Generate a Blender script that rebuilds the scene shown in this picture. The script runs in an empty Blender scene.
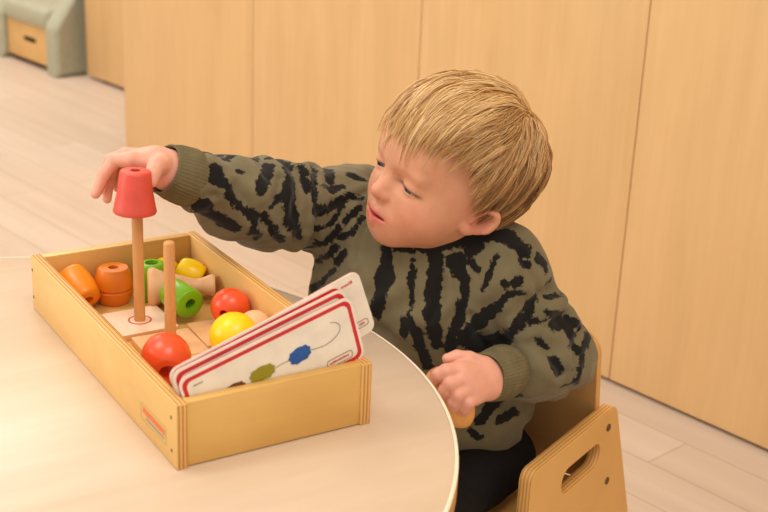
import bpy, bmesh, math, random
import numpy as np
from mathutils import Matrix, Vector

random.seed(4); rng = np.random.default_rng(4)
scn = bpy.context.scene
COL = scn.collection

# ------------------------------------------------------------------ camera
cam_d = bpy.data.cameras.new('camera'); cam = bpy.data.objects.new('camera', cam_d); COL.objects.link(cam)
cam_d.sensor_width = 36.0; cam_d.lens = 1297.88 * 36.0 / 768.0
cam_d.clip_start = 0.02; cam_d.clip_end = 60
PITCH, YAW, ROLL = 0.353255, 0.562497, 0.043549
CAM = Vector((-0.373403, -0.905065, 0.557544))
fw = Vector((math.sin(YAW)*math.cos(PITCH), math.cos(YAW)*math.cos(PITCH), -math.sin(PITCH)))
rt = Vector((math.cos(YAW), -math.sin(YAW), 0)); up = rt.cross(fw)
r2 = rt*math.cos(ROLL) + up*math.sin(ROLL); u2 = up*math.cos(ROLL) - rt*math.sin(ROLL)
cam.matrix_world = Matrix(((r2.x, u2.x, -fw.x, CAM.x), (r2.y, u2.y, -fw.y, CAM.y), (r2.z, u2.z, -fw.z, CAM.z), (0, 0, 0, 1)))
cam_d.dof.use_dof = True; cam_d.dof.focus_distance = 1.38; cam_d.dof.aperture_fstop = 8.0
scn.camera = cam

# ------------------------------------------------------------------ light and exposure
FLOOR = -0.46
world = bpy.data.worlds.new('world'); scn.world = world; world.use_nodes = True
bg = world.node_tree.nodes['Background']; bg.inputs[0].default_value = (1.0, 0.95, 0.885, 1); bg.inputs[1].default_value = 0.80
def area(name, loc, target, sx, sy, power, col):
    d = bpy.data.lights.new(name, 'AREA'); d.shape = 'RECTANGLE'; d.size = sx; d.size_y = sy; d.energy = power; d.color = col
    o = bpy.data.objects.new(name, d); COL.objects.link(o); o.location = loc
    o.rotation_euler = (Vector(target)-Vector(loc)).to_track_quat('-Z', 'Y').to_euler(); return o
WARM = (1.0, 0.945, 0.88)
area('ceiling_lamp_a', (-0.75, 0.75, 2.0), (-0.75, 0.75, 0), 0.9, 0.9, 19, WARM)
area('ceiling_lamp_b', (0.1, -0.9, 2.0), (0.1, -0.9, 0), 0.9, 0.9, 19, WARM)
area('ceiling_lamp_c', (0.62, 3.35, 2.06), (0.62, 3.35, 0), 1.6, 0.8, 46, (1.0, 0.965, 0.92))
area('added_left_fill', (-2.5, 1.3, 0.95), (0.4, 0.3, 0.1), 1.5, 1.3, 26, (1.0, 0.955, 0.90))  # added area light for the face, standing in for an unseen source at left
vs = scn.view_settings
vs.view_transform = 'Standard'; vs.look = 'None'; vs.gamma = 1; vs.use_curve_mapping = False; vs.exposure = 0.0

# ------------------------------------------------------------------ helpers
def lin(c):
    f = lambda v: v/12.92 if v <= 0.04045 else ((v+0.055)/1.055)**2.4
    return tuple(f(v/255.0) for v in c)+(1,)
def nmat(name):
    m = bpy.data.materials.new(name); m.use_nodes = True
    nt = m.node_tree; return m, nt, nt.nodes['Principled BSDF']
def N(nt, t, **kw):
    n = nt.nodes.new(t)
    for k, v in kw.items(): setattr(n, k, v)
    return n
def L(nt, a, b): nt.links.new(a, b)
def ramp(nt, stops):
    r = N(nt, 'ShaderNodeValToRGB'); e = r.color_ramp.elements
    while len(e) < len(stops): e.new(0.5)
    for q, (p, c) in zip(e, stops): q.position = p; q.color = c
    return r
def coords(nt, scale=(1, 1, 1), rot=(0, 0, 0)):
    tc = N(nt, 'ShaderNodeTexCoord'); mp = N(nt, 'ShaderNodeMapping')
    mp.inputs['Scale'].default_value = scale; mp.inputs['Rotation'].default_value = rot
    L(nt, tc.outputs['Object'], mp.inputs['Vector']); return mp.outputs[0]
def noise(nt, vec, scale=5, detail=3, rough=0.5, dist=0.0):
    n = N(nt, 'ShaderNodeTexNoise'); n.inputs['Scale'].default_value = scale; n.inputs['Detail'].default_value = detail
    n.inputs['Roughness'].default_value = rough; n.inputs['Distortion'].default_value = dist
    if vec is not None: L(nt, vec, n.inputs['Vector'])
    return n
def bump(nt, bs, h, strength=0.2, dist=0.001):
    b = N(nt, 'ShaderNodeBump'); b.inputs['Strength'].default_value = strength; b.inputs['Distance'].default_value = dist
    L(nt, h, b.inputs['Height']); L(nt, b.outputs[0], bs.inputs['Normal'])
def plain(name, c, rough=0.5, spec=0.5, var=0.05):
    m, nt, bs = nmat(name)
    n = noise(nt, coords(nt), 60, 2)
    a = lin(c); lo = tuple(x*(1-var) for x in a[:3])+(1,); hi = tuple(min(1, x*(1+var)) for x in a[:3])+(1,)
    r = ramp(nt, [(0.3, lo), (0.7, hi)]); L(nt, n.outputs[0], r.inputs[0]); L(nt, r.outputs[0], bs.inputs['Base Color'])
    bs.inputs['Roughness'].default_value = rough; bs.inputs['Specular IOR Level'].default_value = spec
    return m
def wood(name, c1, c2, grain=(2, 40, 40), rough=0.45, scale=1.0, spec=0.35, fine=0.25, blotch=0.0):
    """long grain: small scale number along the grain"""
    m, nt, bs = nmat(name)
    v = coords(nt, grain)
    n1 = noise(nt, v, scale, 4, 0.55, 0.6)
    v2 = coords(nt, tuple(g*4 for g in grain))
    n2 = noise(nt, v2, scale, 3, 0.6, 0.2)
    mx = N(nt, 'ShaderNodeMix'); mx.data_type = 'FLOAT'; mx.inputs[0].default_value = fine
    L(nt, n1.outputs[0], mx.inputs[2]); L(nt, n2.outputs[0], mx.inputs[3])
    r = ramp(nt, [(0.3, lin(c1)), (0.7, lin(c2))]); L(nt, mx.outputs[0], r.inputs[0])
    out = r.outputs[0]
    if blotch:
        nb = noise(nt, coords(nt, tuple(1+g*0.12 for g in grain)), 3.0*scale, 2, 0.5, 0.5)
        rb = ramp(nt, [(0.35, (1-blotch, 1-blotch*1.15, 1-blotch*1.4, 1)), (0.65, (1, 1, 1, 1))]); L(nt, nb.outputs[0], rb.inputs[0])
        mm = N(nt, 'ShaderNodeMix'); mm.data_type = 'RGBA'; mm.blend_type = 'MULTIPLY'; mm.inputs[0].default_value = 1
        L(nt, out, mm.inputs[6]); L(nt, rb.outputs[0], mm.inputs[7]); out = mm.outputs[2]
    L(nt, out, bs.inputs['Base Color'])
    bs.inputs['Roughness'].default_value = rough; bs.inputs['Specular IOR Level'].default_value = spec
    bump(nt, bs, n2.outputs[0], 0.08, 0.0004)
    return m
def plymat(name, axis, period, c1, c2, rough=0.5):
    """layered plywood edge, layers stacked along a local axis"""
    m, nt, bs = nmat(name)
    tc = N(nt, 'ShaderNodeTexCoord'); sp = N(nt, 'ShaderNodeSeparateXYZ'); L(nt, tc.outputs['Object'], sp.inputs[0])
    ns = noise(nt, coords(nt, (30, 30, 30)), 1.0, 2)
    ad = N(nt, 'ShaderNodeMath', operation='MULTIPLY_ADD'); L(nt, ns.outputs[0], ad.inputs[0]); ad.inputs[1].default_value = period*0.35; L(nt, sp.outputs[axis], ad.inputs[2])
    dv = N(nt, 'ShaderNodeMath', operation='MULTIPLY'); L(nt, ad.outputs[0], dv.inputs[0]); dv.inputs[1].default_value = 2*math.pi/period
    sn = N(nt, 'ShaderNodeMath', operation='SINE'); L(nt, dv.outputs[0], sn.inputs[0])
    r = ramp(nt, [(0.15, lin(c1)), (0.75, lin(c2))])
    h = N(nt, 'ShaderNodeMath', operation='MULTIPLY_ADD'); L(nt, sn.outputs[0], h.inputs[0]); h.inputs[1].default_value = 0.5; h.inputs[2].default_value = 0.5
    L(nt, h.outputs[0], r.inputs[0]); L(nt, r.outputs[0], bs.inputs['Base Color']); bs.inputs['Roughness'].default_value = rough
    bs.inputs['Specular IOR Level'].default_value = 0.3
    return m

def link(name, me, parent=None, mat=None, M=None):
    o = bpy.data.objects.new(name, me); COL.objects.link(o)
    if mat is not None:
        for q in (mat if isinstance(mat, (list, tuple)) else [mat]): me.materials.append(q)
    if parent: o.parent = parent
    if M is not None: o.matrix_local = M
    return o
def empty(name, M=None, loc=None):
    o = bpy.data.objects.new(name, None); COL.objects.link(o); o.empty_display_size = 0.05
    if loc is not None: o.location = loc
    if M is not None: o.matrix_world = M
    return o
def tag(o, label=None, cat=None, group=None, kind=None):
    if label: o['label'] = label
    if cat: o['category'] = cat
    if group: o['group'] = group
    if kind: o['kind'] = kind
    return o
def smooth(me, ang=None):
    me.polygons.foreach_set('use_smooth', [True]*len(me.polygons))
    if ang is not None: me.set_sharp_from_angle(angle=math.radians(ang))
def box(name, lo, hi, mat, parent=None, bev=0.0, M=None, seg=2, edge_axis=None):
    bm = bmesh.new(); bmesh.ops.create_cube(bm, size=1)
    lo = Vector(lo); hi = Vector(hi)
    for v in bm.verts: v.co = Vector(((lo[i]+hi[i])/2+v.co[i]*(hi[i]-lo[i]) for i in range(3)))
    if edge_axis is not None:
        bm.normal_update()
        for f in bm.faces: f.material_index = 0 if abs(f.normal[edge_axis]) > 0.9 else 1
    if bev: bmesh.ops.bevel(bm, geom=bm.edges[:], offset=bev, segments=seg, affect='EDGES', profile=0.5)
    me = bpy.data.meshes.new(name); bm.to_mesh(me); bm.free()
    if bev: smooth(me, 40)
    return link(name, me, parent, mat, M)
def rounded(pts, rads, n=6):
    """polygon with rounded corners"""
    out = []; k = len(pts)
    for i in range(k):
        p0, p, p1 = Vector(pts[i-1]), Vector(pts[i]), Vector(pts[(i+1) % k]); r = rads[i] if isinstance(rads, (list, tuple)) else rads
        if r <= 0: out.append(tuple(p)); continue
        a = (p0-p).normalized(); b = (p1-p).normalized(); th = a.angle(b); t = r/math.tan(th/2)
        c = p+(a+b).normalized()*(r/math.sin(th/2)); s = p+a*t; e = p+b*t
        a0 = math.atan2(s.y-c.y, s.x-c.x); a1 = math.atan2(e.y-c.y, e.x-c.x); d = (a1-a0+math.pi) % (2*math.pi)-math.pi
        for j in range(n+1): out.append((c.x+r*math.cos(a0+d*j/n), c.y+r*math.sin(a0+d*j/n)))
    return out
def plate(name, outline, thick, mats, parent=None, M=None, holes=(), bev=0.0008):
    """2D outline in local XY extruded from z=0 to z=thick; slot 0 caps, slot 1 edges"""
    cu = bpy.data.curves.new(name, 'CURVE'); cu.dimensions = '2D'; cu.fill_mode = 'BOTH'
    cu.extrude = max(thick/2-bev, 1e-6); cu.bevel_depth = bev; cu.bevel_resolution = 1; cu.offset = -bev
    for loop in [outline]+list(holes):
        s = cu.splines.new('POLY'); s.points.add(len(loop)-1); s.use_cyclic_u = True
        for q, (x, y) in zip(s.points, loop): q.co = (x, y, 0, 1)
    t = bpy.data.objects.new(name, cu); COL.objects.link(t)
    me = bpy.data.meshes.new_from_object(t.evaluated_get(bpy.context.evaluated_depsgraph_get()))
    bpy.data.objects.remove(t); bpy.data.curves.remove(cu); me.name = name
    me.transform(Matrix.Translation((0, 0, thick/2)))
    me.materials.clear()
    o = link(name, me, parent, mats, M)
    if isinstance(mats, (list, tuple)) and len(mats) > 1:
        for p in me.polygons: p.material_index = 0 if abs(p.normal.z) > 0.9 else 1
    return o
def lathe_mesh(name, prof, n=40, closed=False):
    """profile of (r,z) turned about z; closed joins last ring to first"""
    vs, fs = [], []; k = len(prof)
    rings = []
    for r, z in prof:
        if r < 1e-7: rings.append([len(vs)]); vs.append((0, 0, z))
        else:
            rings.append(list(range(len(vs), len(vs)+n)))
            for j in range(n): a = 2*math.pi*j/n; vs.append((r*math.cos(a), r*math.sin(a), z))
    for i in range(k if closed else k-1):
        A, B = rings[i], rings[(i+1) % k]
        for j in range(n):
            j2 = (j+1) % n
            if len(A) == 1 and len(B) == 1: break
            if len(A) == 1: fs.append((A[0], B[j2], B[j]))
            elif len(B) == 1: fs.append((A[j], A[j2], B[0]))
            else: fs.append((A[j], A[j2], B[j2], B[j]))
    me = bpy.data.meshes.new(name); me.from_pydata(vs, [], fs); me.update()
    bm = bmesh.new(); bm.from_mesh(me); bmesh.ops.recalc_face_normals(bm, faces=bm.faces[:]); bm.to_mesh(me); bm.free()
    smooth(me, 50); return me
def axis_matrix(loc, axis, spin=0.0):
    q = Vector((0, 0, 1)).rotation_difference(Vector(axis).normalized())
    return Matrix.Translation(loc) @ q.to_matrix().to_4x4() @ Matrix.Rotation(spin, 4, 'Z')

# ------------------------------------------------------------------ materials of the place
M_panel = wood('beech_laminate', (224, 182, 125), (233, 193, 138), (26, 26, 1.1), 0.42, fine=0.35, blotch=0.05)
M_dark = plain('dark_gap', (52, 36, 22), 0.8, 0.2)
M_white = plain('white_wall_paint', (226, 222, 214), 0.8, 0.2)
M_table = wood('pale_maple_top', (216, 189, 159), (224, 200, 173), (3, 26, 26), 0.36, fine=0.3, blotch=0.05, spec=0.6)
M_tedge = plymat('table_edge_ply', 2, 0.0055, (178, 124, 62), (222, 170, 100))
M_trim = plain('cream_edge_line', (245, 228, 198), 0.5)
M_birch = wood('birch_tray', (228, 182, 108), (238, 196, 126), (5, 5, 24), 0.42, fine=0.3, blotch=0.10)
M_birch_end = wood('birch_tray_end', (224, 174, 94), (236, 190, 112), (4, 24, 24), 0.4, fine=0.25, blotch=0.12)
M_ply_x = plymat('tray_ply_edge', 0, 0.0036, (186, 128, 62), (230, 180, 108))
M_ply_z = plymat('chair_ply_edge', 2, 0.0042, (198, 142, 74), (228, 178, 104))
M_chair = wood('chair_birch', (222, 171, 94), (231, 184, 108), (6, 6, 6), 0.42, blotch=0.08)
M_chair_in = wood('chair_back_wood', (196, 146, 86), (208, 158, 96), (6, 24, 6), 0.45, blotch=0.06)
M_screw = plain('dark_screw', (88, 64, 40), 0.5)
M_tile = wood('pale_tile_wood', (224, 170, 112), (234, 184, 130), (6, 40, 40), 0.5)
M_tilepink = plain('tile_top_paper', (240, 204, 170), 0.55)
M_redprint = plain('red_print', (205, 52, 44), 0.45)
M_dowel = wood('dowel_wood', (208, 146, 84), (222, 164, 104), (50, 50, 3), 0.45)
M_nat = wood('natural_bead_wood', (226, 170, 118), (236, 190, 142), (12, 12, 60), 0.45)
M_natheld = wood('held_bead_wood', (226, 158, 84), (236, 174, 104), (60, 60, 12), 0.45)
M_or = plain('orange_paint', (243, 142, 8), 0.35)
M_or2 = plain('deep_orange_paint', (228, 126, 24), 0.38)
M_gr = plain('green_paint', (122, 184, 14), 0.35)
M_ye = plain('yellow_paint', (252, 208, 0), 0.33)
M_ro = plain('red_orange_paint', (236, 82, 34), 0.3)
M_cup = plain('coral_red_paint', (216, 78, 60), 0.42)
M_card = plain('white_card', (240, 228, 208), 0.45)
M_cardpink = plain('card_pink_edge', (236, 176, 160), 0.5)
M_cardred = plain('card_red_border', (208, 34, 44), 0.42)
M_blue = plain('card_blue_print', (26, 84, 158), 0.5)
M_olive = plain('card_olive_print', (152, 140, 22), 0.5)
M_brownp = plain('card_brown_print', (120, 62, 34), 0.5)
M_greyp = plain('card_grey_print', (130, 118, 100), 0.5)
M_bench = plain('sage_vinyl', (176, 174, 148), 0.5)
M_bench_d = wood('bench_drawer_wood', (222, 176, 108), (230, 186, 120), (20, 20, 2), 0.45)

# ------------------------------------------------------------------ setting, in the frame of the panelled wall
WA = math.atan2(-0.98351, 0.18087)
WALL = Matrix.Rotation(WA, 4, 'Z')          # local x runs along the wall towards the camera, local y into the wall
P0 = 1.2306                                  # wall face
def floor_mat():
    m, nt, bs = nmat('pale_plank_floor')
    tc = N(nt, 'ShaderNodeTexCoord'); mp = N(nt, 'ShaderNodeMapping'); L(nt, tc.outputs['Object'], mp.inputs[0])
    mp.inputs['Location'].default_value = (0.243, -1.1505+0.1024*20, 0)
    b = N(nt, 'ShaderNodeTexBrick'); L(nt, mp.outputs[0], b.inputs['Vector'])
    b.offset = 0.37; b.offset_frequency = 2
    b.inputs['Scale'].default_value = 1; b.inputs['Brick Width'].default_value = 0.92; b.inputs['Row Height'].default_value = 0.1024
    b.inputs['Mortar Size'].default_value = 0.0011; b.inputs['Mortar Smooth'].default_value = 0.4; b.inputs['Bias'].default_value = 0.0
    b.inputs['Color1'].default_value = lin((212, 190, 168)); b.inputs['Color2'].default_value = lin((220, 200, 180)); b.inputs['Mortar'].default_value = lin((172, 146, 122))
    g = noise(nt, coords(nt, (2.2, 30, 30)), 1.0, 4, 0.6, 0.4)
    r = ramp(nt, [(0.3, (0.90, 0.88, 0.86, 1)), (0.7, (1, 1, 1, 1))]); L(nt, g.outputs[0], r.inputs[0])
    mx = N(nt, 'ShaderNodeMix'); mx.data_type = 'RGBA'; mx.blend_type = 'MULTIPLY'; mx.inputs[0].default_value = 1
    L(nt, b.outputs[0], mx.inputs[6]); L(nt, r.outputs[0], mx.inputs[7]); L(nt, mx.outputs[2], bs.inputs['Base Color'])
    bs.inputs['Roughness'].default_value = 0.42; bs.inputs['Specular IOR Level'].default_value = 0.35
    return m
fl = box('floor', (-5.2, -3.0, FLOOR-0.05), (2.2, 2.3, FLOOR), floor_mat(), None, M=WALL); tag(fl, 'pale beige wooden plank floor', kind='structure')
# main panelled wall: tall flush laminate panels above a dark recessed plinth
wr = box('wall_right', (-2.134, P0+0.02, FLOOR), (2.0, P0+0.58, 2.14), M_dark, None, M=WALL); tag(wr, 'wall of tall flush beech panels with thin dark joints', kind='structure')
edges = [-2.134, -1.563, -1.012, -0.472, 0.086, 0.641, 1.196, 2.0]
for a, b in zip(edges[:-1], edges[1:]):
    box('panel', (a+0.0012, P0, FLOOR+0.0075), (b-0.0012, P0+0.019, 2.14), M_panel, wr, 0.0008)
P1 = 1.682
wl = box('wall_back', (-3.06, P1+0.02, FLOOR), (-2.10, P1+0.5, 2.14), M_dark, None, M=WALL); tag(wl, 'recessed stretch of beech panelling beside the sage bench', kind='structure')
for a, b in ((-3.13, -2.52), (-2.5176, -2.10)):
    box('panel', (a, P1, FLOOR+0.012), (b, P1+0.019, 2.14), M_panel, wl, 0.0008)
w3 = box('wall_left', (-4.4, 2.07, FLOOR), (-3.125, 2.16, 2.14), M_panel, None, M=WALL); tag(w3, 'beech wall behind the sage bench', kind='structure')
w4 = box('wall_far', (-4.5, -3.0, FLOOR), (-4.4, 2.3, 2.14), M_white, None, M=WALL); tag(w4, 'pale end wall beyond the sage bench', kind='structure')

# ------------------------------------------------------------------ toddler bench at the far left
bench = empty('toddler_bench', WALL @ Matrix.Translation((-3.42, 1.83, FLOOR)))
tag(bench, 'sage green vinyl toddler bench with a wooden drawer against the back wall', 'bench')
# local x along the wall (arms at both ends), local y towards the wall, front at y=-0.24
for s in (-1, 1):
    prof = rounded([(-0.24, 0), (0.18, 0), (0.18, 0.40), (0.0, 0.40), (-0.14, 0.31), (-0.24, 0.17)], [0.004, 0.01, 0.02, 0.06, 0.10, 0.05], 8)
    Ma = Matrix(((0, 0, 1, 0.163 if s > 0 else -0.243), (1, 0, 0, 0), (0, 1, 0, 0), (0, 0, 0, 1)))
    o = plate('arm', prof, 0.08, M_bench, bench, Ma, bev=0.016); smooth(o.data, 60)
box('seat_cushion', (-0.163, -0.235, 0.145), (0.163, 0.18, 0.225), M_bench, bench, 0.028, seg=4)
box('plinth', (-0.16, -0.20, 0.0), (0.16, 0.12, 0.02), M_dark, bench)
dr = box('drawer', (-0.158, -0.215, 0.018), (0.158, 0.10, 0.150), M_bench_d, bench, 0.003)
box('handle', (-0.03, -0.2165, 0.086), (0.055, -0.2145, 0.102), M_dark, dr, 0.0005)

# ------------------------------------------------------------------ round table
TC = Vector((-0.135, 0.155, 0)); TR = 0.4375; TT = 0.024
table = empty('round_table', loc=(TC.x, TC.y, FLOOR)); tag(table, 'low round table with a pale maple top and layered wooden edge', 'table')
zt = -FLOOR
def tt(name, prof, mat, n=160):
    me = lathe_mesh(name, prof, n); return link(name, me, table, mat)
tt('tabletop', [(0, zt-TT), (TR-0.0035, zt-TT), (TR-0.0035, zt-0.0005), (TR-0.004, zt), (0, zt)], M_table)
tt('edge_band', [(TR-0.0045, zt-TT-0.0002), (TR-0.001, zt-TT-0.0002), (TR, zt-TT+0.001), (TR, zt-0.0022), (TR-0.0036, zt-0.0022)], M_tedge)
tt('edge_line', [(TR-0.0036, zt-0.0022), (TR, zt-0.0022), (TR-0.0002, zt-0.0006), (TR-0.001, zt+0.0001), (TR-0.0036, zt+0.0001)], M_trim)
for k in range(4):
    a = math.radians(70+90*k)
    me = lathe_mesh('leg', [(0, 0), (0.016, 0), (0.016, 0.004), (0.022, zt-TT), (0, zt-TT)], 24)
    link('leg', me, table, M_chair, Matrix.Translation((0.31*math.cos(a), 0.31*math.sin(a), 0)))

# ------------------------------------------------------------------ toddler chair
CA = math.radians(23.93)
ZT = -0.15
Fp = Vector((0.4403, 0.0611, FLOOR))       # front foot of the near side panel, outer face
CH = Matrix.Translation(Fp) @ Matrix.Rotation(CA, 4, 'Z')   # local x backwards, local y into the chair
chair = empty('toddler_chair', CH); tag(chair, 'birch plywood toddler chair with slotted side panels, the child sitting in it', 'chair')
hz = ZT-FLOOR
out = rounded([(-0.002, 0), (0.075, 0), (0.11, 0.075), (0.22, 0.075), (0.268, 0), (0.345, 0), (0.2155, hz), (-0.002, hz)], [0.01, 0.02, 0.03, 0.03, 0.02, 0.01, 0.02, 0.014], 8)
slot = rounded([(0.078, hz-0.066), (0.178, hz-0.066), (0.178, hz-0.034), (0.078, hz-0.034)], 0.0155, 8)
PW = 0.016; CW = 0.315
SIDE = Matrix(((1, 0, 0, 0), (0, 0, -1, PW), (0, 1, 0, 0), (0, 0, 0, 1)))
for k, yy in enumerate((0.0, CW-PW)):
    Mp = Matrix.Translation((0, yy, 0)) @ SIDE
    sp_ = plate('side_panel', out, PW, (M_chair, M_ply_z), chair, Mp, [slot], 0.0018); smooth(sp_.data, 30)
    for bx, bz in ((0.195, hz-0.023), (0.209, hz-0.103), (0.10, hz-0.108)):
        me = lathe_mesh('bolt', [(0, 0.0008), (0.0028, 0.0008), (0.0032, 0.0014), (0.0046, 0.0014), (0.005, 0.0), (0.005, -0.002), (0, -0.002)], 20)
        zo = PW if k == 0 else 0.0
        link('bolt', me, sp_, M_screw, Matrix.Translation((bx, bz, zo)) @ (Matrix.Identity(4) if k == 0 else Matrix.Rotation(math.pi, 4, 'X')))
sh = hz-0.108
box('seat', (0.012, PW, sh-0.012), (0.20, CW-PW, sh), (M_chair, M_ply_z), chair, 0.001, edge_axis=2)
bo = rounded([(-(CW-2*PW)/2, 0), ((CW-2*PW)/2, 0), ((CW-2*PW)/2, 0.213), (-(CW-2*PW)/2, 0.213)], [0.002, 0.002, 0.03, 0.03], 8)
TL = math.radians(-8)
BK = Matrix.Translation((0.204, CW/2, sh-0.002)) @ Matrix.Rotation(TL, 4, 'Y') @ Matrix(((0, 0, 1, 0), (1, 0, 0, 0), (0, 1, 0, 0), (0, 0, 0, 1)))
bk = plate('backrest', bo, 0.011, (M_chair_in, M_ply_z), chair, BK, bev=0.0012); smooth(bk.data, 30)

# ------------------------------------------------------------------ wooden tray on the table
W, D, H, T = 0.19, 0.398, 0.0613, 0.0105
tray = empty('wooden_tray', loc=(0, 0, 0)); tag(tray, 'open birch plywood tray of beads and pegs standing on the round table', 'tray')
for k, x0 in enumerate((0, W-T)):
    sp_ = box('side_panel', (x0, 0, 0.0002), (x0+T, D, H), (M_birch, M_ply_x), tray, 0.0008, edge_axis=0)
    for y in (0.0114, D-0.0038):
        for z in (0.0455, 0.0140):
            me = lathe_mesh('screw', [(0, 0.0003), (0.0016, 0.0003), (0.0021, -0.0006), (0, -0.0006)], 16)
            s = link('screw', me, sp_, M_screw, axis_matrix((x0 if k == 0 else x0+T, y, z), (-1 if k == 0 else 1, 0, 0)))
    if k == 0:
        LB = Matrix(((0, 0, -1, 0), (-1, 0, 0, 0.052), (0, 1, 0, 0.0213), (0, 0, 0, 1)))
        outl = [(-0.029, -0.0085), (0.029, -0.0085), (0.029, 0.0085), (-0.029, 0.0085)]
        inn = [(-0.0281, -0.0076), (0.0281, -0.0076), (0.0281, 0.0076), (-0.0281, 0.0076)]
        M_lab = plain('label_green_line', (178, 168, 100), 0.5); M_labt = plain('label_red_text', (232, 122, 72), 0.5); M_labb = plain('label_blue_text', (158, 152, 150), 0.5)
        lb = plate('maker_label', rounded(outl, 0.0016, 4), 0.0002, (M_lab, M_lab), sp_, LB, [rounded(inn, 0.001, 4)], 0.0)
        x = -0.0245
        rr = random.Random(3)
        while x < 0.023:          # blurred lettering: a bold red word over a small blue line
            w = rr.choice((0.0028, 0.0036, 0.0042))
            plate('lettering', [(x, -0.0004), (x+w, -0.0004), (x+w, 0.0052), (x, 0.0052)], 0.00025, M_labt, lb, None, [[(x+w*.35, 0.001), (x+w*.7, 0.001), (x+w*.7, 0.0026), (x+w*.35, 0.0026)]], 0.0)
            x += w+0.0006
        x = -0.017
        while x < 0.0245:
            w = rr.choice((0.0014, 0.002, 0.0026))
            plate('lettering', [(x, -0.005), (x+w, -0.005), (x+w, -0.0026), (x, -0.0026)], 0.00025, M_labb, lb, None, [], 0.0)
            x += w+0.0007
box('end_panel', (T, 0.0018, 0.0012), (W-T, 0.0018+T, H-0.0002), M_birch_end, tray, 0.0007)
box('end_panel', (T, D-T-0.0018, 0.0012), (W-T, D-0.0018, H-0.0002), M_birch_end, tray, 0.0007)
box('bottom', (T, 0.0018+T, 0.0030), (W-T, D-T-0.0018, 0.0070), M_birch_end, tray)
ZF = 0.0070

# tiles and pegs
TZ = 0.0072
def tile(x0, x1, y0, y1, hole=True, rot=0):
    c = ((x0+x1)/2, (y0+y1)/2)
    t = empty('peg_tile', Matrix.Translation((c[0], c[1], ZF)) @ Matrix.Rotation(rot, 4, 'Z'))
    hx, hy = (x1-x0)/2, (y1-y0)/2
    plate('base', rounded([(-hx, -hy), (hx, -hy), (hx, hy), (-hx, hy)], 0.002, 4), TZ, (M_tilepink, M_tile), t, bev=0.0006)
    a = [(0.0125*math.cos(2*math.pi*i/40), 0.0125*math.sin(2*math.pi*i/40)) for i in range(40)]
    b = [(0.0104*math.cos(2*math.pi*i/40), 0.0104*math.sin(2*math.pi*i/40)) for i in range(40)]
    plate('printed_ring', a, 0.0002, M_redprint, t, Matrix.Translation((0, 0, TZ)), [b], 0.0)
    return t
def peg(t, h, r=0.0058):
    me = lathe_mesh('peg', [(0, TZ), (r*1.02, TZ), (r, TZ+0.004), (r*0.97, h-0.003), (r*0.86, h-0.001), (r*0.6, h), (0, h)], 28)
    return link('peg', me, t, M_dowel)
t1 = tile(0.0480, 0.1095, 0.2540, 0.3175); tag(t1, 'square tile with the tall peg that holds the coral cup', 'peg board')
peg(t1, 0.1640)
M_tilepink = M_tile
t2 = tile(0.0530, 0.1145, 0.1830, 0.2465, rot=-0.03); tag(t2, 'square tile with the short bare peg behind the red bead', 'peg board')
peg(t2, 0.1170)
t3 = tile(0.0500, 0.1115, 0.1170, 0.1805, rot=0.02); tag(t3, 'square tile without peg lying beneath the front red bead', 'peg board')
t4 = tile(0.1165, 0.1765, 0.1920, 0.2540, rot=-0.06); tag(t4, 'square tile without peg lying beneath the yellow ball', 'peg board')

# ------------------------------------------------------------------ beads
def bead_profile(pts, hole):
    """outer profile from bottom to top, closed by a straight hole"""
    return [(hole, pts[0][1])]+list(pts)+[(hole, pts[-1][1])]
def bead(name, pts, hole, mat, loc, axis, label, cat='bead', spin=0.0, n=44):
    me = lathe_mesh(name, bead_profile(pts, hole), n, closed=True)
    o = link(name, me, None, mat, axis_matrix(loc, axis, spin)); tag(o, label, cat); return o
def barrel(rm, re, h, n=12, e=0.0018):
    o = []
    for i in range(n+1):
        t = i/n; z = -h/2+h*t; r = re+(rm-re)*math.sin(math.pi*t)**0.8
        o.append((r, z))
    o[0] = (o[0][0]-e*0.2, o[0][1]); return [(o[0][0]-e, o[0][1])]+[(o[0][0], o[0][1]+e*0.5)]+o[1:-1]+[(o[-1][0], o[-1][1]-e*0.5), (o[-1][0]-e, o[-1][1])]
def cyl(r, h, e=0.002):
    return [(r-e, -h/2), (r-e*0.3, -h/2+e*0.3), (r, -h/2+e), (r, h/2-e), (r-e*0.3, h/2-e*0.3), (r-e, h/2)]
def ballp(r, hole, n=22):
    a0 = math.asin(hole/r); return [(r*math.sin(a), -r*math.cos(a)) for a in [a0+(math.pi-2*a0)*i/n for i in range(n+1)]]
bead('tapered_bead', barrel(0.0178, 0.0150, 0.042), 0.0062, M_or, (0.0395, 0.3610, 0.0310), (0.16, -0.86, -0.48), 'orange tapered wooden bead lying on its side in the back left tray corner')
gp = []
hh, rm = 0.040, 0.0212
for i in range(25):
    t = i/24; z = -hh/2+hh*t; r = 0.0110+(rm-0.0110)*math.sin(math.pi*(0.09+0.82*t))**0.62
    if abs(t-0.42) < 0.03: r -= 0.0018
    gp.append((r, z))
bead('barrel_bead', gp, 0.0056, M_or2, (0.0785, 0.3610, ZF+0.0202), (0.0, 0.0, 1), 'orange grooved barrel bead standing upright by the tray back wall')
bead('cylinder_bead', cyl(0.0135, 0.043), 0.0075, M_gr, (0.1185, 0.3500, ZF+0.0216), (0.0, 0, 1), 'green cylinder bead standing upright just behind the tall peg')
bead('cylinder_bead', cyl(0.0162, 0.036), 0.0062, M_gr, (0.1245, 0.2830, ZF+0.0245), (0.16, -0.96, -0.06), 'green cylinder bead lying with its hole facing outward behind the short peg')
bead('egg_bead', ballp(0.0165, 0.005), 0.005, M_ye, (0.1420, 0.3700, ZF+0.0215), (0.9, 0.2, 0.1), 'yellow round bead tucked behind the short peg by the back wall')
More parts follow.
